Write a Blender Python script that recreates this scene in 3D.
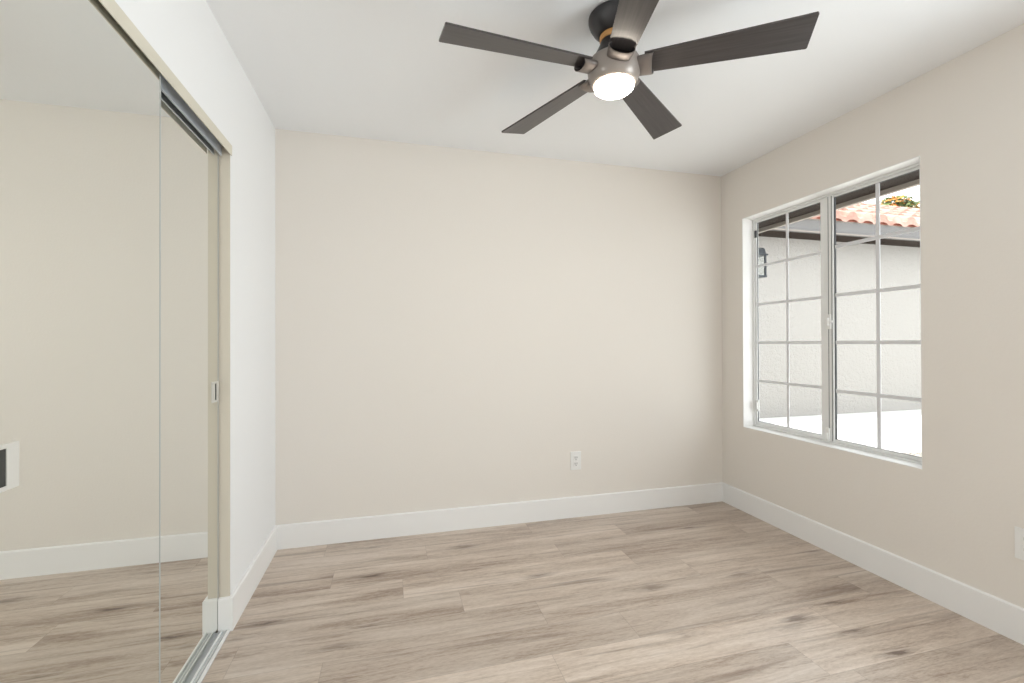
import bpy, bmesh, math, random
from mathutils import Vector, Matrix
random.seed(7)
for o in list(bpy.data.objects):
    bpy.data.objects.remove(o)
S = bpy.context.scene
COL = S.collection

# ------------------------------------------------------------------ camera
F_PX, YAW, ROLL, PITCH, CAM_Z = 454.14, .2592, -.0029, .0049, 1.1892
cs, sn = math.cos, math.sin
fwd = Vector((sn(YAW), cs(YAW), 0)); rgt = Vector((cs(YAW), -sn(YAW), 0)); up = Vector((0, 0, 1))
fw2 = fwd * cs(PITCH) + up * sn(PITCH); up2 = up * cs(PITCH) - fwd * sn(PITCH)
ax = rgt * cs(ROLL) + up2 * sn(ROLL); ay = up2 * cs(ROLL) - rgt * sn(ROLL)
cd = bpy.data.cameras.new('camera'); cam = bpy.data.objects.new('camera', cd); COL.objects.link(cam)
cam.matrix_world = Matrix(((ax.x, ay.x, -fw2.x, 0), (ax.y, ay.y, -fw2.y, 0), (ax.z, ay.z, -fw2.z, CAM_Z), (0, 0, 0, 1)))
cd.sensor_width = 36; cd.lens = F_PX / 1024 * 36; cd.shift_y = -(341.5 - 340.81) / 1024
cd.clip_start = .02; cd.clip_end = 200
S.camera = cam

# ------------------------------------------------------------------ world, sun, lights, exposure
W = bpy.data.worlds.new('sky'); S.world = W; W.use_nodes = True
bg = W.node_tree.nodes['Background']; bg.inputs[0].default_value = (.92, .96, 1, 1); bg.inputs[1].default_value = 3.6
sd = bpy.data.lights.new('sun', 'SUN'); sd.energy = 5.5; sd.angle = .02; sd.color = (1, .96, .9)
so = bpy.data.objects.new('sun', sd); COL.objects.link(so)
so.rotation_euler = Vector((.30, .03, -1)).to_track_quat('-Z', 'Y').to_euler()
hd = bpy.data.lights.new('rear_fill', 'AREA'); hd.shape = 'RECTANGLE'; hd.size = 2.8; hd.size_y = 2.2; hd.energy = 15.5  # added fill light behind the camera, no known source there
hd.color = (1, .975, .94)
ho = bpy.data.objects.new('rear_fill', hd); COL.objects.link(ho)
ho.location = (.9, -1.25, 1.12); ho.rotation_euler = Vector((0, 1, .22)).to_track_quat('-Z', 'Y').to_euler()
wd = bpy.data.lights.new('side_fill', 'AREA'); wd.shape = 'RECTANGLE'; wd.size = 1.2; wd.size_y = 1.4; wd.energy = 46  # added fill light, set outside the added side window
wd.color = (.84, .93, 1)
wo = bpy.data.objects.new('side_fill', wd); COL.objects.link(wo)
wo.location = (2.62, .15, 1.33); wo.rotation_euler = Vector((-1, .12, .22)).to_track_quat('-Z', 'Y').to_euler()
S.view_settings.view_transform = 'Standard'; S.view_settings.look = 'None'
S.view_settings.exposure = 0; S.view_settings.gamma = 1; S.view_settings.use_curve_mapping = False

# ------------------------------------------------------------------ materials
def srgb(r, g, b):
    f = lambda c: (c / 12.92 if c <= .04045 else ((c + .055) / 1.055) ** 2.4)
    return (f(r / 255), f(g / 255), f(b / 255), 1)

def mat(name, col, rough=.5, metal=0., bump=None, spec=.5, emit=None, estr=0):
    m = bpy.data.materials.new(name); m.use_nodes = True
    nt = m.node_tree; b = nt.nodes['Principled BSDF']
    b.inputs['Base Color'].default_value = col; b.inputs['Roughness'].default_value = rough
    b.inputs['Metallic'].default_value = metal; b.inputs['Specular IOR Level'].default_value = spec
    if emit: b.inputs['Emission Color'].default_value = emit; b.inputs['Emission Strength'].default_value = estr
    if bump:
        tc = nt.nodes.new('ShaderNodeTexCoord'); n = nt.nodes.new('ShaderNodeTexNoise'); bp = nt.nodes.new('ShaderNodeBump')
        n.inputs['Scale'].default_value = bump[0]; n.inputs['Detail'].default_value = 3
        bp.inputs['Strength'].default_value = bump[1]; bp.inputs['Distance'].default_value = bump[2]
        nt.links.new(tc.outputs['Object'], n.inputs['Vector']); nt.links.new(n.outputs['Fac'], bp.inputs['Height'])
        nt.links.new(bp.outputs['Normal'], b.inputs['Normal'])
    return m

WALL = mat('warm_wall_paint', srgb(234, 228, 220), .75, bump=(90, .12, .004), spec=.3)
LWALL = mat('window_lit_wall_paint', srgb(240, 240, 240), .75, bump=(90, .12, .004), spec=.3)  # whiter tone paints in the window light on the left wall
JAMB = mat('jamb_shade_paint', srgb(216, 208, 193), .6, bump=(60, .05, .003), spec=.3)  # darker beige tone paints in the shade on the jamb
CEIL = mat('ceiling_paint', srgb(246, 247, 248), .8, bump=(70, .12, .004), spec=.3)
TRIM = mat('white_trim_paint', srgb(244, 243, 241), .38, bump=(40, .03, .002))
VINYL = mat('white_window_vinyl', srgb(236, 236, 234), .35, bump=(60, .02, .001))
MUNT = mat('white_grille_bar', srgb(222, 222, 224), .4, bump=(60, .02, .001))
GASK = mat('dark_gasket', srgb(70, 70, 72), .6, bump=(60, .1, .001))
ALU = mat('brushed_aluminium', srgb(196, 202, 210), .38, .35, bump=(120, .05, .001))
FASC = mat('beige_track_fascia', srgb(214, 208, 192), .4, bump=(60, .02, .001))
TRKW = mat('white_track', srgb(240, 240, 238), .35, bump=(60, .005, .001))
EDGE = mat('clear_edge_seal', srgb(186, 188, 186), .4, bump=(60, .02, .001))
TBASE = mat('track_channel', srgb(205, 208, 210), .45, bump=(60, .005, .001))
NICK = mat('satin_nickel', srgb(212, 210, 204), .35, .2, bump=(90, .03, .001))
DARK = mat('dark_recess', srgb(58, 58, 55), .6, bump=(60, .05, .001))
PLATE = mat('white_plastic', srgb(240, 239, 236), .35, bump=(60, .02, .001))
SLOT = mat('socket_slot', srgb(60, 58, 55), .6, bump=(60, .05, .001))
CLOSET = mat('closet_paint', srgb(225, 222, 214), .8, bump=(70, .1, .003))

def mirror_mat():
    m = mat('mirror_silver', (.86, .865, .83, 1), .0, 1.)
    nt = m.node_tree; b = nt.nodes['Principled BSDF']
    tc = nt.nodes.new('ShaderNodeTexCoord'); n = nt.nodes.new('ShaderNodeTexNoise'); r = nt.nodes.new('ShaderNodeMapRange')
    n.inputs['Scale'].default_value = 3
    r.inputs['To Min'].default_value = .004; r.inputs['To Max'].default_value = .012
    nt.links.new(tc.outputs['Object'], n.inputs['Vector']); nt.links.new(n.outputs['Fac'], r.inputs['Value'])
    nt.links.new(r.outputs['Result'], b.inputs['Roughness'])
    return m
MIRR = mirror_mat()

def glass_mat():
    m = bpy.data.materials.new('window_glass'); m.use_nodes = True; nt = m.node_tree; nt.nodes.clear()
    o = nt.nodes.new('ShaderNodeOutputMaterial'); t = nt.nodes.new('ShaderNodeBsdfTransparent'); g = nt.nodes.new('ShaderNodeBsdfGlossy')
    t.inputs[0].default_value = (.955, .965, .96, 1); g.inputs['Roughness'].default_value = .01
    fr = nt.nodes.new('ShaderNodeFresnel'); geo = nt.nodes.new('ShaderNodeNewGeometry'); mr = nt.nodes.new('ShaderNodeMapRange')
    mr.inputs['To Min'].default_value = 1.28; mr.inputs['To Max'].default_value = 1 / 1.28   # same reflectance on both faces of a pane
    nt.links.new(geo.outputs['Backfacing'], mr.inputs['Value']); nt.links.new(mr.outputs[0], fr.inputs['IOR'])
    mx = nt.nodes.new('ShaderNodeMixShader')
    nt.links.new(fr.outputs[0], mx.inputs[0]); nt.links.new(t.outputs[0], mx.inputs[1]); nt.links.new(g.outputs[0], mx.inputs[2])
    nt.links.new(mx.outputs[0], o.inputs[0])
    return m
GLASS = glass_mat()

class NT:
    """small helper for node graphs"""
    def __init__(s, m): s.nt = m.node_tree; s.b = s.nt.nodes['Principled BSDF']
    def n(s, t, **kw):
        x = s.nt.nodes.new(t)
        for k, v in kw.items(): setattr(x, k, v)
        return x
    def l(s, a, b): s.nt.links.new(a, b)
    def math(s, op, a, b=None, clamp=False):
        x = s.n('ShaderNodeMath', operation=op, use_clamp=clamp)
        for i, v in enumerate((a, b)):
            if v is None: continue
            if isinstance(v, (int, float)): x.inputs[i].default_value = v
            else: s.l(v, x.inputs[i])
        return x.outputs[0]
    def ramp(s, f, stops):
        x = s.n('ShaderNodeValToRGB'); e = x.color_ramp.elements
        while len(e) > 1: e.remove(e[-1])
        for i, (p, c) in enumerate(stops):
            k = e[0] if i == 0 else e.new(p)
            k.position = p; k.color = c
        s.l(f, x.inputs[0]); return x.outputs[0]
    def mix(s, f, a, b, mode='MIX'):
        x = s.n('ShaderNodeMix', data_type='RGBA', blend_type=mode)
        for i, v in ((0, f), (6, a), (7, b)):
            if isinstance(v, (int, float)): x.inputs[i].default_value = v
            elif isinstance(v, tuple): x.inputs[i].default_value = v
            else: s.l(v, x.inputs[i])
        return x.outputs[2]
    def noise(s, vec, sc, det=4, rough=.55, dist=0):
        x = s.n('ShaderNodeTexNoise'); s.l(vec, x.inputs['Vector'])
        x.inputs['Scale'].default_value = sc; x.inputs['Detail'].default_value = det
        x.inputs['Roughness'].default_value = rough; x.inputs['Distortion'].default_value = dist
        return x.outputs['Fac']
    def scale(s, vec, v, off=None):
        x = s.n('ShaderNodeMapping'); s.l(vec, x.inputs['Vector']); x.inputs['Scale'].default_value = v
        if off is not None: s.l(off, x.inputs['Location'])
        return x.outputs[0]

def floor_mat():
    m = mat('oak_vinyl_planks', (.4, .3, .25, 1), .42, spec=.5)
    N = NT(m)
    uv = N.n('ShaderNodeUVMap', uv_map='uv').outputs[0]
    at = N.n('ShaderNodeAttribute', attribute_name='plank', attribute_type='GEOMETRY')
    rnd = at.outputs['Fac']
    wn = N.n('ShaderNodeTexWhiteNoise', noise_dimensions='1D'); N.l(rnd, wn.inputs['W'])
    comb = N.n('ShaderNodeVectorMath', operation='SCALE'); N.l(wn.outputs['Color'], comb.inputs[0]); comb.inputs['Scale'].default_value = 37
    off = comb.outputs[0]
    base = N.n('ShaderNodeVectorMath', operation='ADD'); N.l(uv, base.inputs[0]); N.l(off, base.inputs[1]); P = base.outputs[0]
    broad = N.noise(N.scale(P, (.8, 10, 1)), 1, 3, .5, .5)
    mid = N.noise(N.scale(P, (3.4, 34, 1)), 1, 6, .68, 1.1)
    fine = N.noise(N.scale(P, (42, 210, 1)), 1, 4, .65)
    cross = N.noise(N.scale(P, (130, 60, 1)), 1, 2, .5)
    f = N.math('ADD', N.math('MULTIPLY', broad, .40), N.math('ADD', N.math('MULTIPLY', mid, .36), N.math('MULTIPLY', fine, .26)))
    f = N.math('ADD', N.math('MULTIPLY', N.math('SUBTRACT', f, .51), 1.55), .53)
    col = N.ramp(f, [(.22, srgb(128, 106, 91)), (.38, srgb(174, 154, 138)), (.52, srgb(203, 186, 170)), (.66, srgb(219, 204, 190)), (.82, srgb(229, 217, 205))])
    # per plank tone
    tone = N.math('ADD', N.math('MULTIPLY', wn.outputs['Value'], .17), .85)
    tc = N.n('ShaderNodeCombineColor'); 
    for i in range(3): N.l(tone, tc.inputs[i])
    col = N.mix(1., col, tc.outputs[0], 'MULTIPLY')
    # dark knots and streaks
    vo = N.n('ShaderNodeTexVoronoi', feature='F1', voronoi_dimensions='2D'); N.l(N.scale(P, (2.0, 8.2, 1)), vo.inputs['Vector']); vo.inputs['Scale'].default_value = 1
    dist = N.math('ADD', vo.outputs['Distance'], N.math('MULTIPLY', N.math('SUBTRACT', mid, .5), .55))
    kn = N.ramp(dist, [(.03, (1, 1, 1, 1)), (.10, (.45, .45, .45, 1)), (.24, (0, 0, 0, 1))])
    sepc = N.n('ShaderNodeSeparateColor'); N.l(vo.outputs['Color'], sepc.inputs[0])
    gate = N.math('MULTIPLY', N.math('SUBTRACT', sepc.outputs[0], .66, True), 4.0, True)
    kf = N.math('MULTIPLY', N.math('MULTIPLY', kn, gate), .8)
    col = N.mix(kf, col, srgb(88, 66, 54))
    st = N.noise(N.scale(P, (1.1, 26, 3)), 1, 3, .5, 1.2)
    sf = N.math('MULTIPLY', N.ramp(st, [(.57, (0, 0, 0, 1)), (.76, (1, 1, 1, 1))]), .48)
    col = N.mix(sf, col, srgb(104, 82, 68))
    # seams
    sx = N.n('ShaderNodeUVMap', uv_map='edge').outputs[0]
    sp = N.n('ShaderNodeSeparateXYZ'); N.l(sx, sp.inputs[0])
    ed = N.math('MINIMUM', sp.outputs[0], sp.outputs[1])
    seam = N.math('LESS_THAN', ed, .0011)
    col = N.mix(N.math('MULTIPLY', seam, .28), col, srgb(96, 76, 62))
    N.l(col, N.b.inputs['Base Color'])
    rr = N.n('ShaderNodeMapRange'); N.l(fine, rr.inputs['Value']); rr.inputs['To Min'].default_value = .27; rr.inputs['To Max'].default_value = .38
    N.l(rr.outputs[0], N.b.inputs['Roughness'])
    bp = N.n('ShaderNodeBump'); bp.inputs['Strength'].default_value = .08; bp.inputs['Distance'].default_value = .002
    h = N.math('ADD', N.math('MULTIPLY', fine, .6), N.math('MULTIPLY', cross, .25))
    N.l(h, bp.inputs['Height']); N.l(bp.outputs[0], N.b.inputs['Normal'])
    return m
FLOOR = floor_mat()

def grain_mat(name, a, b, axis_scale, rough=.4):
    m = mat(name, a, rough); N = NT(m)
    P = N.n('ShaderNodeTexCoord').outputs['Object']
    f = N.noise(N.scale(P, axis_scale), 1, 4, .6)
    N.l(N.ramp(f, [(.3, a), (.7, b)]), N.b.inputs['Base Color'])
    return m
BLADE = grain_mat('charcoal_wood_blade', srgb(60, 55, 54), srgb(76, 71, 70), (4, 120, 4), .3)
FANB = mat('black_fan_metal', srgb(58, 56, 57), .32, .3, bump=(90, .03, .001))
HUBM = mat('taupe_fan_housing', srgb(150, 141, 134), .34, .35, bump=(90, .03, .001))
WOODR = grain_mat('honey_wood_ring', srgb(190, 130, 70), srgb(222, 168, 102), (30, 30, 200), .45)
ARMM = mat('dark_taupe_bracket', srgb(112, 104, 99), .42, .25, bump=(90, .03, .001))
LENS = mat('lit_frosted_lens', srgb(255, 246, 232), .4, emit=(1, .90, .76, 1), estr=42)

def stucco(name, c):
    m = mat(name, c, .9, spec=.2); N = NT(m)
    P = N.n('ShaderNodeTexCoord').outputs['Object']
    a = N.noise(P, 14, 6, .65, .5); b = N.noise(P, 45, 3)
    h = N.math('ADD', a, N.math('MULTIPLY', b, .4))
    bp = N.n('ShaderNodeBump'); bp.inputs['Strength'].default_value = .8; bp.inputs['Distance'].default_value = .03
    N.l(h, bp.inputs['Height']); N.l(bp.outputs[0], N.b.inputs['Normal'])
    return m
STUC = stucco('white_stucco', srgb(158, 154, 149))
CONC = stucco('pale_concrete', srgb(232, 230, 226))
BROWN = mat('dark_brown_paint', srgb(40, 30, 24), .7, spec=.08, bump=(25, .1, .004))
GUTT = mat('grey_gutter_paint', srgb(98, 95, 93), .45, bump=(40, .03, .002))
GUTW = mat('pale_drip_edge', srgb(128, 119, 111), .5, bump=(40, .03, .002))
EAVEF = mat('greige_fascia_paint', srgb(160, 150, 140), .6, bump=(25, .08, .003))
LANT = mat('slate_lantern_metal', srgb(44, 48, 54), .45, .3, bump=(60, .05, .001))
BARK = mat('tree_bark', srgb(95, 78, 62), .9, bump=(18, .4, .02))

def tile_mat():
    m = mat('terracotta_tile', srgb(165, 130, 115), .85); N = NT(m)
    P = N.n('ShaderNodeTexCoord').outputs['Object']
    f = N.noise(P, 3.5, 4, .6)
    N.l(N.ramp(f, [(.3, srgb(140, 98, 84)), (.5, srgb(168, 134, 120)), (.7, srgb(180, 158, 146))]), N.b.inputs['Base Color'])
    return m
TILE = tile_mat()
TERRA = mat('terracotta_closure', srgb(140, 74, 56), .85, bump=(30, .1, .004))
def leaf_mat(name, a, b):
    m = mat(name, a, .6); N = NT(m)
    P = N.n('ShaderNodeTexCoord').outputs['Object']
    N.l(N.ramp(N.noise(P, 5, 2), [(.35, a), (.65, b)]), N.b.inputs['Base Color'])
    return m
LEAF = leaf_mat('green_leaves', srgb(62, 78, 34), srgb(104, 116, 56))
BLOOM = leaf_mat('orange_blossom', srgb(205, 104, 22), srgb(214, 150, 50))
GRAV = leaf_mat('pale_gravel', srgb(120, 114, 106), srgb(186, 180, 172))

# ------------------------------------------------------------------ mesh helpers
class MB:
    def __init__(s): s.bm = bmesh.new()
    def box(s, x0, x1, y0, y1, z0, z1, bev=0, seg=2):
        t = bmesh.new(); bmesh.ops.create_cube(t, size=1)
        for v in t.verts: v.co = Vector(((x0 + x1) / 2 + v.co.x * (x1 - x0), (y0 + y1) / 2 + v.co.y * (y1 - y0), (z0 + z1) / 2 + v.co.z * (z1 - z0)))
        if bev: bmesh.ops.bevel(t, geom=list(t.edges), offset=bev, segments=seg, profile=.6, affect='EDGES')
        s.add(t); return s
    def add(s, t, M=None):
        if M is not None: t.transform(M)
        me = bpy.data.meshes.new('tmp'); t.to_mesh(me); t.free(); s.bm.from_mesh(me); bpy.data.meshes.remove(me); return s
    def lathe(s, prof, c=(0, 0, 0), n=48, cap=True, sx=1, sy=1, M=None):
        t = bmesh.new(); rings = []
        for r, z in prof:
            rings.append([t.verts.new((c[0] + sx * r * math.cos(a), c[1] + sy * r * math.sin(a), c[2] + z)) for a in [2 * math.pi * i / n for i in range(n)]])
        for A, B in zip(rings, rings[1:]):
            for i in range(n): t.faces.new((A[i], A[(i + 1) % n], B[(i + 1) % n], B[i]))
        if cap:
            t.faces.new(rings[0][::-1]); t.faces.new(rings[-1])
        bmesh.ops.recalc_face_normals(t, faces=t.faces)
        return s.add(t, M)
    def prism(s, pts, axis, a, b):
        """closed 2-D outline extruded along an axis; pts are the other two coordinates in order"""
        t = bmesh.new()
        mk = {'x': lambda p, v: (v, p[0], p[1]), 'y': lambda p, v: (p[0], v, p[1]), 'z': lambda p, v: (p[0], p[1], v)}[axis]
        A = [t.verts.new(mk(p, a)) for p in pts]; B = [t.verts.new(mk(p, b)) for p in pts]
        n = len(pts)
        for i in range(n): t.faces.new((A[i], A[(i + 1) % n], B[(i + 1) % n], B[i]))
        t.faces.new(A[::-1]); t.faces.new(B); bmesh.ops.recalc_face_normals(t, faces=t.faces)
        return s.add(t)
    def tube(s, pts, r, n=10):
        for p, q in zip(pts, pts[1:]):
            p, q = Vector(p), Vector(q); d = q - p
            t = bmesh.new(); bmesh.ops.create_cone(t, cap_ends=True, segments=n, radius1=r, radius2=r, depth=d.length)
            t.transform(Matrix.Translation((p + q) / 2) @ d.to_track_quat('Z', 'Y').to_matrix().to_4x4()); s.add(t)
        return s
    def build(s, name, m, parent=None, smooth=False, origin=None):
        """coordinates are world coordinates; the origin goes to the parent's place (or to `origin`)"""
        o = Vector((0, 0, 0))
        if parent is not None: o = world_loc(parent)
        elif origin is not None: o = Vector(origin)
        for v in s.bm.verts: v.co -= o
        me = bpy.data.meshes.new(name); s.bm.to_mesh(me); s.bm.free(); me.materials.append(m)
        if smooth:
            for p in me.polygons: p.use_smooth = True
            try: me.set_sharp_from_angle(angle=math.radians(38))
            except Exception: pass
        ob = bpy.data.objects.new(name, me); COL.objects.link(ob)
        if parent is not None: ob.parent = parent
        else: ob.location = o
        return ob

def world_loc(o):
    v = Vector(o.location)
    while o.parent is not None:
        o = o.parent; v = v + Vector(o.location)
    return v

def tag(o, label=None, cat=None, group=None, kind=None):
    if label: o['label'] = label
    if cat: o['category'] = cat
    if group: o['group'] = group
    if kind: o['kind'] = kind
    return o

def empty(name, loc):
    o = bpy.data.objects.new(name, None); COL.objects.link(o); o.location = loc; o.empty_display_size = .1; return o

def struct(name, mb, m, label, cat, **k):
    return tag(mb.build(name, m, **k), label, cat, kind='structure')

# ------------------------------------------------------------------ room shell
XL, XR, YB, YF, H = -.652, 2.4045, 2.8998, -.9, 2.44
WY0, WY1, WZ0, WZ1 = 1.568, 2.690, .590, 2.066           # window opening
WXO = 2.532                                               # outer face of the window wall
JY, JY0, HZ = 2.135, .948, 2.02                           # closet opening
HALLY = -2.1

def floor_mesh():
    bm = bmesh.new(); uv = bm.loops.layers.uv.new('uv'); ue = bm.loops.layers.uv.new('edge')
    at = bm.faces.layers.float.new('plank')
    known = {0: .31, 1: .052, 2: -.29, 3: .19, -1: -.58, -2: -.25, 4: .85}
    Wd, L = .18, 1.218
    x0, x1, y0, y1 = -1.25, WXO - .02, HALLY, YB
    r0, r1 = math.floor((y0 - 2.003) / Wd), math.ceil((y1 - 2.003) / Wd)
    R = random.Random(11); k = 0
    for r in range(r0, r1):
        ph = known.get(r, R.uniform(0, L)); ya, yb = 2.003 + r * Wd, 2.003 + (r + 1) * Wd
        ca, cb = max(ya, y0), min(yb, y1)
        if cb <= ca: continue
        n = math.floor((x0 - ph) / L); xa = ph + n * L
        while xa < x1:
            xb = xa + L; c0, c1 = max(xa, x0), min(xb, x1)
            if c1 > c0:
                xm, ym = (xa + xb) / 2, (ya + yb) / 2
                xs = [c0] + ([xm] if c0 < xm < c1 else []) + [c1]; ys = [ca] + ([ym] if ca < ym < cb else []) + [cb]
                k += 1; val = R.random() * 100
                for i in range(len(xs) - 1):
                    for j in range(len(ys) - 1):
                        P = [(xs[i], ys[j]), (xs[i + 1], ys[j]), (xs[i + 1], ys[j + 1]), (xs[i], ys[j + 1])]
                        f = bm.faces.new([bm.verts.new((p[0], p[1], 0)) for p in P]); f[at] = val
                        for lp, p in zip(f.loops, P):
                            lp[uv].uv = (p[0] - xa, p[1] - ya)
                            lp[ue].uv = (min(p[0] - xa, xb - p[0]), min(p[1] - ya, yb - p[1]))
            xa = xb
    # slab below
    g = bmesh.ops.create_cube(bm, size=1)
    for v in g['verts']: v.co = Vector(((x0 + x1) / 2 + v.co.x * (x1 - x0), (y0 + y1) / 2 + v.co.y * (y1 - y0), -.03 + v.co.z * .058))
    me = bpy.data.meshes.new('floor'); bm.to_mesh(me); bm.free(); me.materials.append(FLOOR)
    o = bpy.data.objects.new('floor', me); COL.objects.link(o)
    return tag(o, 'light grey-brown oak plank floor running across the room', 'floor', kind='structure')
floor_mesh()

struct('ceiling', MB().box(-1.4, WXO, HALLY - .1, YB + .12, H, H + .15), CEIL, 'plain white ceiling carrying the fan', 'ceiling')
struct('wall_back', MB().box(-1.4, WXO, YB, YB + .12, -.05, H), WALL, 'plain warm white wall facing the camera with one outlet', 'wall')
wr = MB()
VY0, VY1 = -.75, .75                                       # window added for side fill, beside the camera
wr.box(XR, WXO, HALLY, VY0, -.05, H).box(XR, WXO, VY1, WY0, -.05, H).box(XR, WXO, VY0, VY1, -.05, WZ0).box(XR, WXO, VY0, VY1, WZ1, H).box(XR, WXO, WY1, YB, -.05, H).box(XR, WXO, WY0, WY1, -.05, WZ0).box(XR, WXO, WY0, WY1, WZ1, H)
struct('wall_right', wr, WALL, 'warm white wall on the right with the window opening', 'wall')
wl = MB()
wl.box(XL - .13, XL, JY + .004, YB, -.05, H).box(XL - .13, XL, JY0, JY + .004, HZ, H).box(XL - .13, XL, HALLY, JY0, -.05, H)
struct('trim_1', MB().box(XL - .13, XL - .0005, JY, JY + .004, 0, HZ), JAMB, 'jamb of the closet opening, its shade put into a beige tone', 'jamb')  # thin lining added to carry the jamb's painted shade
struct('wall_left', wl, LWALL, 'wall around the mirrored closet opening on the left, window light painted in as white', 'wall')
struct('wall_closet', MB().box(-1.4, -1.28, JY0 - .2, YB, -.05, H).box(-1.28, XL - .13, JY0 - .25, JY0 - .15, -.05, H), CLOSET, 'closet wall behind the mirrored doors', 'wall')
# wall behind the camera with a wide opening added to let fill light in
rw = MB(); rw.box(XL, -.5, YF - .12, YF, -.05, H).box(2.3, XR, YF - .12, YF, -.05, H).box(-.5, 2.3, YF - .12, YF, 2.36, H)
struct('wall_rear', rw, WALL, 'wall behind the camera with a wide opening added for fill light', 'wall')
struct('wall_hall_added', MB().box(XL - .13, WXO, HALLY - .1, HALLY, -.05, H), WALL, 'unseen hall wall added behind the camera to enclose the fill light', 'wall')  # hall wall added behind the rear fill light

# baseboards: flat 5.5 inch board with an eased top edge
BH, BT = .139, .014
prof = lambda base, sgn: [(base, 0), (base + sgn * BT, 0), (base + sgn * BT, BH - .005), (base + sgn * (BT - .005), BH), (base, BH)]
bb = MB().prism(prof(YB, -1), 'x', XL + BT, XR)
struct('baseboard_back', bb, TRIM, 'white baseboard along the far wall', 'baseboard')
struct('baseboard_right', MB().prism(prof(XR, -1), 'y', YF, YB - BT), TRIM, 'white baseboard under the window', 'baseboard')
bl = MB().prism(prof(XL, 1), 'y', JY - BT, YB)
bl.prism(prof(JY, -1), 'x', -.6918, XL)
struct('baseboard_left', bl, TRIM, 'white baseboard on the left wall, wrapping the closet jamb', 'baseboard')

# ------------------------------------------------------------------ closet tracks and mirrored doors
tt = empty('upper_door_track', (-.685, 1.3, 1.963))
tag(tt, 'aluminium track under the closet header, behind a beige fascia strip', 'door track')
MB().box(-.6485, -.645, JY0 + .002, JY + .003, 1.977, 2.0195, .0008).build('fascia', FASC, tt)['label'] = 'beige fascia strip'
tr = MB().box(-.732, -.649, JY0 + .01, 2.12, 2.014, 2.0195)
tr.build('track_plate', ALU, tt)
MB().prism([(-.6805, 1.971), (-.683, 1.968), (-.677, 1.968), (-.677, 1.971), (-.6785, 1.973), (-.6785, 2.014), (-.6805, 2.014)], 'y', JY0 + .01, 2.12).build('divider_rail', ALU, tt)
MB().box(-.732, -.730, JY0 + .01, 2.12, 1.968, 2.014).build('rear_rail', ALU, tt)

bt = empty('lower_door_track', (-.685, 1.3, 0))
tag(bt, 'white ridged sliding door track on the floor, in the closet opening', 'door track')
MB().box(-.733, -.647, JY0 + .005, 2.119, .0, .004, .001).build('track_base', TBASE, bt)
for x, w, h in ((-.6515, .008, .012), (-.6645, .003, .008), (-.6775, .005, .011), (-.7055, .003, .008), (-.729, .006, .012)):
    MB().box(x - w / 2, x + w / 2, JY0 + .006, 2.118, .003, h, .0012).build('ridge', TRKW, bt)

def mirror_door(x, ya, yb, label):
    t = empty('sliding_mirror_door', (x, (ya + yb) / 2, .013)); tag(t, label, 'mirror door')
    z0, z1, b = .013, 1.996, .006
    # glass with a fine polished bevel all round; front face at x
    g = MB(); bm = g.bm
    def ring(xx, i): return [bm.verts.new(c) for c in ((xx, ya + i, z0 + i), (xx, yb - i, z0 + i), (xx, yb - i, z1 - i), (xx, ya + i, z1 - i))]
    A, B, C = ring(x - .005, 0), ring(x - .0015, 0), ring(x, b)
    for P, Q in ((A, B), (B, C)):
        for i in range(4): bm.faces.new((P[i], P[(i + 1) % 4], Q[(i + 1) % 4], Q[i]))
    bm.faces.new(C); bm.faces.new(A[::-1]); bmesh.ops.recalc_face_normals(bm, faces=bm.faces)
    g.build('mirror', MIRR, t)
    MB().box(x - .012, x - .0055, ya + .002, yb - .002, z0, z1).build('backing_panel', CLOSET, t)
    MB().box(x - .0058, x + .0006, yb + .0002, yb + .0016, z0, z1).build('edge_seal', EDGE, t)['label'] = 'pale edge strip'
    return t
XA, XB = -.658, -.693
dB = mirror_door(XB, 1.490, 2.1265, 'mirrored closet door in the rear track, a narrow strip showing beside the right jamb')
dA = mirror_door(XA, .953, 1.557, 'mirrored closet door in the front track, the wide one at the left picture edge')
# finger pull of the rear door: flange, cup, dark slot
def pull(door, x, ya, yb, sa, sb, z0, z1):
    fl = MB()
    fl.box(x + .0002, x + .0022, ya, sa, z0, z1, .0006).box(x + .0002, x + .0022, sb, yb, z0, z1, .0006)
    fl.box(x + .0002, x + .0022, sa, sb, z0, z0 + .008, .0006).box(x + .0002, x + .0022, sa, sb, z1 - .008, z1, .0006)
    p = fl.build('finger_pull', NICK, door); p['label'] = 'satin nickel finger pull'
    MB().box(x + .0001, x + .0006, sa - .001, sb + .001, z0 + .007, z1 - .007).build('pull_recess', DARK, p)
pull(dB, XB, 2.058, 2.126, 2.086, 2.104, .953, 1.036)
pull(dA, XA, .9560, 1.031, .974, 1.003, .932, 1.014)

# ------------------------------------------------------------------ window
wn = empty('window_1', (2.50, 2.129, WZ0)); tag(wn, 'white two-panel grid window in the right wall', 'window', kind='structure')
def ringbox(mb, x0, x1, y0, y1, z0, z1, wy0, wy1, wz0, wz1, bev=.0015):
    mb.box(x0, x1, y0, y0 + wy0, z0, z1, bev).box(x0, x1, y1 - wy1, y1, z0, z1, bev)
    mb.box(x0, x1, y0 + wy0, y1 - wy1, z0, z0 + wz0, bev).box(x0, x1, y0 + wy0, y1 - wy1, z1 - wz1, z1, bev)
    return mb
e = .0005
f = ringbox(MB(), 2.487, 2.528, WY0 + e, WY1 - e, WZ0 + e, WZ1 - e, .030, .016, .014, .016)
f.build('window_frame', VINYL, wn)
MB().box(2.491, 2.5095, 2.0785, 2.1205, .604, 2.050, .002).build('centre_mullion', VINYL, wn)
MB().box(2.4893, 2.4915, 2.086, 2.0885, .61, 2.045).box(2.4893, 2.4915, 2.107, 2.1095, .61, 2.045).build('mullion_groove', GASK, wn)
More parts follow.
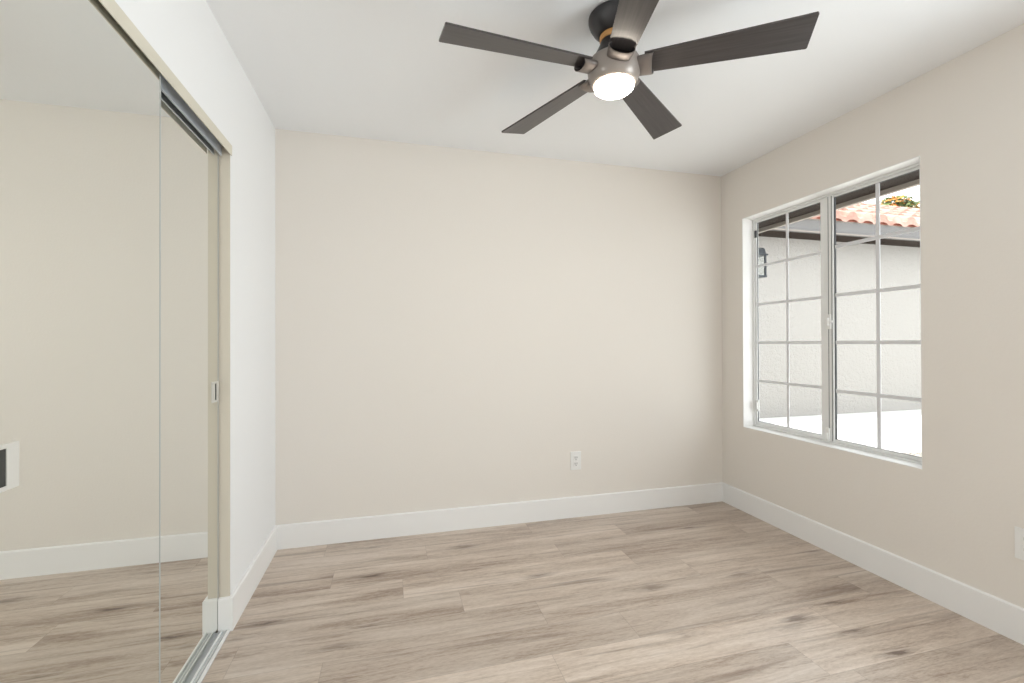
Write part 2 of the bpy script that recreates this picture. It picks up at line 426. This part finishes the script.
sash = ringbox(MB(), 2.498, 2.5125, 2.1225, 2.672, .605, 2.049, .042, .010, .024, .014).build('sliding_sash', VINYL, wn)
ringbox(MB(), 2.5065, 2.5115, 2.1625, 2.6635, .628, 2.036, .003, .0045, .004, .004, 0).build('glazing_seal', GASK, sash)
MB().box(2.5085, 2.5120, 2.164, 2.662, .6295, 2.0345).build('glass_pane', GLASS, sash)
gr = MB(); gr.box(2.5035, 2.5085, 2.400, 2.418, .630, 2.034, .0015)
for z in (.917, 1.187, 1.458, 1.728): gr.box(2.5032, 2.5082, 2.164, 2.662, z - .009, z + .009, .0015)
gr.build('grille', MUNT, sash)
fm = MB().box(2.499, 2.5095, 1.599, 1.613, .605, 2.049, .001).box(2.499, 2.5095, 1.613, 2.0775, .605, .623, .001).box(2.499, 2.5095, 1.613, 2.0775, 2.035, 2.049, .001)
fix = fm.build('fixed_sash', VINYL, wn)
ringbox(MB(), 2.4995, 2.509, 1.612, 2.0782, .6215, 2.0365, .003, .0045, .003, .004, 0).build('glazing_seal', GASK, fix)
MB().box(2.505, 2.509, 1.614, 2.0745, .6235, 2.0345).build('glass_pane', GLASS, fix)
gr = MB(); gr.box(2.4985, 2.5045, 1.823, 1.843, .624, 2.034, .0015)
for z in (.905, 1.187, 1.462, 1.745): gr.box(2.4982, 2.5042, 1.614, 2.073, z - .010, z + .010, .0015)
gr.build('grille', MUNT, fix)
lt = MB().box(2.480, 2.4915, 2.088, 2.118, 1.265, 1.352, .004).box(2.468, 2.481, 2.097, 2.110, 1.285, 1.332, .004).box(2.474, 2.482, 2.074, 2.102, 1.303, 1.315, .002)
lt.build('sash_latch', PLATE, wn)['label'] = 'white plastic latch'
MB().box(2.474, 2.4905, 2.098, 2.121, .606, .684, .003).box(2.467, 2.476, 2.104, 2.115, .619, .656, .002).build('sash_stop', PLATE, wn)
MB().box(2.490, 2.4985, 2.642, 2.668, .705, .785, .003).box(2.478, 2.491, 2.645, 2.655, .722, .766, .003).build('pull_handle', PLATE, sash)
MB().box(2.490, 2.4985, 2.655, 2.671, 1.93, 1.98, .002).build('sash_stop', GASK, sash)

struct('trim_2', ringbox(MB(), XR + .0004, 2.487, WY0 + .0003, WY1 - .0003, WZ0 + .0003, WZ1 - .0003, .003, .003, .003, .003, 0), TRIM, 'white painted return around the window opening', 'window return')
# unseen window added beside the camera to bring in fill light
w2 = empty('window_added', (2.50, 0, WZ0)); tag(w2, 'white window added beside the camera for fill light, outside the picture', 'window', kind='structure')
ringbox(MB(), 2.487, 2.528, VY0 + e, VY1 - e, WZ0 + e, WZ1 - e, .05, .05, .05, .05).box(2.49, 2.525, -.03, .03, .63, 2.02).build('window_frame', VINYL, w2)
MB().box(2.508, 2.512, VY0 + .05, -.03, .64, 2.017).box(2.508, 2.512, .03, VY1 - .05, .64, 2.017).build('glass_pane', GLASS, w2)

# ------------------------------------------------------------------ wall outlets
def outlet(c, axis, label):
    """axis: 'y' = on the far wall facing -Y, 'x' = on the right wall facing -X"""
    t = empty('wall_outlet', c); tag(t, label, 'outlet')
    def bx(mb, u0, u1, z0, z1, d0, d1, bev=0):
        if axis == 'y': return mb.box(c[0] + u0, c[0] + u1, c[1] - d1, c[1] - d0, c[2] + z0, c[2] + z1, bev)
        return mb.box(c[0] - d1, c[0] - d0, c[1] + u0, c[1] + u1, c[2] + z0, c[2] + z1, bev)
    bx(MB(), -.038, .038, -.062, .062, .0003, .006, .002).build('cover_plate', PLATE, t)
    for zc in (.021, -.021):
        s = bx(MB(), -.017, .017, zc - .0165, zc + .0165, .005, .0078, .002).build('socket', PLATE, t)
        m = MB()
        bx(m, -.0085, -.0055, zc - .004, zc + .009, .0076, .0082); bx(m, .0055, .0085, zc - .003, zc + .009, .0076, .0082); bx(m, -.003, .003, zc - .012, zc - .007, .0076, .0082)
        m.build('socket_slots', SLOT, s)
    bx(MB(), -.003, .003, -.003, .003, .0058, .0068, .0006).build('screw', NICK, t)
outlet((1.217, YB, .383), 'y', 'white duplex outlet low on the far wall, right of its middle')
outlet((XR, 1.203, .391), 'x', 'white outlet low on the window wall, cut off by the right picture edge')

# ------------------------------------------------------------------ ceiling fan
FC = Vector((.8251, 1.577, H)); fan = empty('ceiling_fan', FC)
tag(fan, 'charcoal five-blade ceiling fan with a lit round lens', 'ceiling fan')
c = (FC.x, FC.y, 0)
MB().lathe([(.091, 2.4399), (.095, 2.435), (.095, 2.422), (.091, 2.408), (.078, 2.385), (.061, 2.368), (.054, 2.364)], c, 64).build('canopy', FANB, fan, True)
MB().lathe([(.0515, 2.365), (.053, 2.362), (.053, 2.345), (.0515, 2.342)], c, 64).build('wood_ring', WOODR, fan, True)['label'] = 'honey wood ring'
MB().lathe([(.049, 2.343), (.053, 2.330), (.068, 2.300), (.077, 2.283), (.080, 2.272)], c, 64).build('motor_neck', FANB, fan, True)
MB().lathe([(.078, 2.274), (.091, 2.270), (.0985, 2.258), (.100, 2.243), (.099, 2.226), (.095, 2.205), (.088, 2.188), (.081, 2.1785), (.076, 2.176)], c, 64).build('motor_housing', HUBM, fan, True)
MB().lathe([(.0745, 2.177), (.0750, 2.170), (.0725, 2.161), (.066, 2.1555), (.052, 2.1525), (.03, 2.151), (.004, 2.1505)], c, 64).build('light_lens', LENS, fan, True)['label'] = 'glowing frosted lens'
BZ, BR, PH, TH = 2.2424, .66, 3.1952, -.2168
def frame(k):
    a = PH - k * 2 * math.pi / 5
    u = Vector((cs(a), sn(a), 0)); t = Vector((-sn(a), cs(a), 0)); w = cs(TH) * t + sn(TH) * Vector((0, 0, 1)); n = u.cross(w)
    o = Vector((FC.x, FC.y, BZ))
    return Matrix(((u.x, w.x, n.x, o.x), (u.y, w.y, n.y, o.y), (u.z, w.z, n.z, o.z), (0, 0, 0, 1)))
def blade_mesh():
    g = bmesh.new()
    out = [(.115, -.047), (.60, -.0688), (BR - .004, -.0719), (BR, -.068), (BR, .068), (BR - .004, .0719), (.60, .0688), (.115, .047)]
    A = [g.verts.new((x, y, -.0035)) for x, y in out]; B = [g.verts.new((x, y, .0035)) for x, y in out]
    n = len(out)
    for i in range(n): g.faces.new((A[i], A[(i + 1) % n], B[(i + 1) % n], B[i]))
    g.faces.new(A[::-1]); g.faces.new(B); bmesh.ops.recalc_face_normals(g, faces=g.faces)
    me = bpy.data.meshes.new('fan_blade'); g.to_mesh(me); g.free(); me.materials.append(BLADE); return me
def arm_mesh():
    """flattened open-ended sleeve under the blade root"""
    g = bmesh.new(); n = 32
    def ring(x, a, b, zc, k=0): return [g.verts.new((x + k * math.sin(2 * math.pi * i / n), a * math.cos(2 * math.pi * i / n), zc + b * math.sin(2 * math.pi * i / n))) for i in range(n)]
    R = [ring(.055, .040, .018, -.012), ring(.100, .046, .020, -.012), ring(.125, .048, .019, -.012, .003), ring(.142, .0485, .019, -.012, .005), ring(.144, .0475, .0178, -.012, .005), ring(.142, .0455, .016, -.012, .005), ring(.100, .043, .0145, -.012, .0)]
    for P, Q in zip(R, R[1:]):
        for i in range(n): g.faces.new((P[i], P[(i + 1) % n], Q[(i + 1) % n], Q[i]))
    g.faces.new(R[0][::-1]); g.faces.new(R[-1]); bmesh.ops.recalc_face_normals(g, faces=g.faces)
    me = bpy.data.meshes.new('blade_arm'); g.to_mesh(me); g.free(); me.materials.append(ARMM); me.materials.append(FANB)
    for p in me.polygons:
        p.use_smooth = True; p.material_index = 1 if 5 * n <= p.index < 6 * n or p.index == 6 * n + 1 else 0  # inside of the sleeve goes black to paint in the opening's shade
    me.set_sharp_from_angle(angle=math.radians(50))
    return me
bme, ame = blade_mesh(), arm_mesh()
for k in range(5):
    M = Matrix.Translation(-FC) @ frame(k)
    b = bpy.data.objects.new('fan_blade', bme); COL.objects.link(b); b.parent = fan; b.matrix_local = M
    a = bpy.data.objects.new('blade_arm', ame); COL.objects.link(a); a.parent = fan; a.matrix_local = M

# ------------------------------------------------------------------ outside the window
struct('ground', MB().box(WXO, 16, -4, 5.8, -.3, .015).box(-3, 26, 6.0, 14, -.3, .015), CONC, 'bright sunlit concrete outside the window', 'ground')
# own eave above the window
eave = empty('roof_eave', (3.2, 1.5, 2.2)); tag(eave, 'dark brown eave overhanging the window outside', 'eave', kind='structure')
MB().box(WXO, 3.2, -3, 5.335, 2.212, 2.235).build('soffit', BROWN, eave)
MB().box(3.2, 3.235, -3, 5.335, 2.180, 2.36, .003).build('fascia_board', EAVEF, eave)
MB().prism([(WXO, 2.235), (3.235, 2.3605), (3.27, 2.40), (WXO, 2.72)], 'y', -3, 5.335).build('roof_slope', TILE, eave)
struct('wall_exterior', MB().box(WXO - .12, WXO, YB + .12, 5.8, -.3, 2.212), STUC, 'stucco outer wall beyond the window', 'wall')

wing = empty('house_wing', (6, 5.8, 0)); tag(wing, 'white stucco house wing with clay tile roof outside the window', 'building')
MB().box(WXO - .12, 14, 5.8, 6.0, -.3, 2.83).build('wall', STUC, wing)
MB().box(2.4, 14, 5.37, 5.8, 2.828, 2.845).build('soffit', BROWN, wing)['label'] = 'dark brown soffit'
MB().prism([(5.40, 2.812), (5.352, 2.812), (5.345, 2.84), (5.36, 2.85), (5.36, 2.90), (5.335, 2.985), (5.33, 2.992), (5.40, 2.992)], 'x', 2.4, 14).build('gutter', GUTT, wing)['label'] = 'grey eave gutter'
MB().box(2.4, 14, 5.325, 5.40, 2.993, 3.012, .003).box(2.4, 14, 5.342, 5.352, 2.814, 2.836, .003).build('drip_edge', GUTW, wing)
def tiles():
    bm = bmesh.new(); pit, x0, x1, run = .5, 2.4, 14, 2.0
    per, row = .30, .36
    nx = int((x1 - x0) / per * 12); rows = int(run / row)
    for r in range(rows):
        ya, yb = 5.30 + r * row - .03, 5.30 + (r + 1) * row
        grid = []
        for (y, lift) in ((ya, -.035), (ya, .045), (yb, .005)):
            line = []
            for i in range(nx + 1):
                x = x0 + (x1 - x0) * i / nx; q = ((x - x0) / per + (.0 if r % 2 == 0 else 0)) % 1
                h = .075 * math.sqrt(max(0, 1 - ((q - .32) / .32) ** 2)) if q < .64 else -.02 * math.sin((q - .64) / .36 * math.pi)
                z = 3.045 + pit * (y - 5.30) + (h + lift if lift > -.03 else h * .45 + lift)
                line.append(bm.verts.new((x, y, z)))
            grid.append(line)
        for A, B in zip(grid, grid[1:]):
            for i in range(nx): bm.faces.new((A[i], A[i + 1], B[i + 1], B[i]))
    bmesh.ops.recalc_face_normals(bm, faces=bm.faces)
    m = MB(); m.bm.free(); m.bm = bm
    m.box(x0, x1, 5.38, 7.3, 3.013, 3.03)
    m.prism([(5.33, 3.013), (7.3, 3.013), (7.3, 4.02), (5.33, 3.03)], 'x', x0 + .01, x1 - .01)
    return m
MB().box(2.41, 13.99, 5.315, 5.36, 3.012, 3.075, .004).build('eave_closure', TERRA, wing)['label'] = 'terracotta closure under the tiles'
tiles().build('tiled_roof', TILE, wing)['label'] = 'terracotta barrel tiles'

# wall lantern outside, just past the window
LC = Vector((2.765, 2.985, 1.60)); ln = empty('wall_lantern', (WXO, LC.y, 1.80)); tag(ln, 'dark slate wall lantern outside the far edge of the window', 'lantern')
MB().box(WXO, WXO + .02, LC.y - .055, LC.y + .055, 1.72, 1.92, .004).build('wall_plate', LANT, ln)
MB().tube([(WXO + .015, LC.y, 1.89), (WXO + .10, LC.y, 1.96), (LC.x - .02, LC.y, 1.955)], .009).build('bracket_arm', LANT, ln)
w = .062
def sq(h0, z0, h1, z1):
    return [(h0, z0), (h1, z1)]
cap = MB(); bm = cap.bm
def sring(h, z): return [bm.verts.new((LC.x + sx * h, LC.y + sy * h, z)) for sx, sy in ((-1, -1), (1, -1), (1, 1), (-1, 1))]
Rg = [sring(w + .014, 1.868), sring(w + .016, 1.879), sring(w + .003, 1.885), sring(w - .002, 1.922), sring(w - .010, 1.929), sring(.02, 1.934), sring(.012, 1.945)]
for A, B in zip(Rg, Rg[1:]):
    for i in range(4): bm.faces.new((A[i], A[(i + 1) % 4], B[(i + 1) % 4], B[i]))
bm.faces.new(Rg[0][::-1]); bm.faces.new(Rg[-1]); bmesh.ops.recalc_face_normals(bm, faces=bm.faces)
cap.build('lantern_cap', LANT, ln)
for sx in (-1, 1):
    for sy in (-1, 1): MB().box(LC.x + sx * w - .006, LC.x + sx * w + .006, LC.y + sy * w - .006, LC.y + sy * w + .006, 1.712, 1.869).build('cage_post', LANT, ln)
MB().box(LC.x - w - .01, LC.x + w + .01, LC.y - w - .01, LC.y + w + .01, 1.698, 1.713, .003).build('lantern_base', LANT, ln)
pg = MB()
for s in (-1, 1):
    pg.box(LC.x + s * w - .001, LC.x + s * w + .001, LC.y - w + .007, LC.y + w - .007, 1.714, 1.867)
    pg.box(LC.x - w + .007, LC.x + w - .007, LC.y + s * w - .001, LC.y + s * w + .001, 1.714, 1.867)
pg.build('lantern_glass', GLASS, ln)

# orange-flowering tree behind the wing's roof
tree = empty('flowering_tree', (12.7, 8.9, 0.015)); tag(tree, 'green tree with orange blossom rising behind the tiled roof', 'tree')
MB().tube([(12.7, 8.9, .015), (12.75, 8.95, 1.8), (12.65, 8.9, 3.2), (12.7, 8.9, 4.2)], .09).tube([(12.65, 8.9, 3.0), (12.2, 8.7, 4.1)], .045).tube([(12.7, 8.9, 3.1), (13.3, 9.1, 4.2)], .05).build('trunk', BARK, tree, True)
def leaves(n, size, seed, rmin):
    R = random.Random(seed); bm = bmesh.new()
    cl = [(Vector((12.7, 8.9, 4.35)), .78, .5), (Vector((12.2, 8.8, 4.3)), .45, .42), (Vector((13.2, 9.0, 4.4)), .6, .5), (Vector((12.6, 8.8, 4.66)), .42, .3)]
    for _ in range(n):
        c0, rx, rz = R.choice(cl)
        while True:
            v = Vector((R.uniform(-1, 1), R.uniform(-1, 1), R.uniform(-1, 1)))
            if rmin < v.length < 1: break
        p = c0 + Vector((v.x * rx, v.y * rx, v.z * rz)); s = size * R.uniform(.6, 1.3)
        a = Vector((R.uniform(-1, 1), R.uniform(-1, 1), R.uniform(-1, 1))).normalized(); b = a.orthogonal().normalized()
        q = [p - a * s, p + b * s * .45, p + a * s, p - b * s * .45]
        bm.faces.new([bm.verts.new(x) for x in q])
    m = MB(); m.bm.free(); m.bm = bm; return m
tag(leaves(2600, .075, 3, .2).build('foliage', LEAF, tree), kind='stuff')
tag(leaves(520, .075, 5, .75).build('blossom', BLOOM, tree), 'orange blossom', kind='stuff')

# gravel bed at the edge of the concrete
def gravel():
    R = random.Random(9); m = MB()
    m.box(4.95, 6.5, 3.0, 3.60, .013, .019, .002)
    for _ in range(420):
        x, y, s = R.uniform(5.0, 6.45), R.uniform(3.05, 3.56), R.uniform(.006, .016)
        t = bmesh.new(); bmesh.ops.create_icosphere(t, subdivisions=1, radius=s)
        for v in t.verts: v.co *= R.uniform(.75, 1.15); v.co.z *= .65
        m.add(t, Matrix.Translation((x, y, .019 + s * .3)))
    return m
tag(gravel().build('gravel', GRAV, origin=(5.6, 3.4, .015)), 'pale gravel bed on the ground outside, low in the near window panel', 'gravel', kind='stuff')
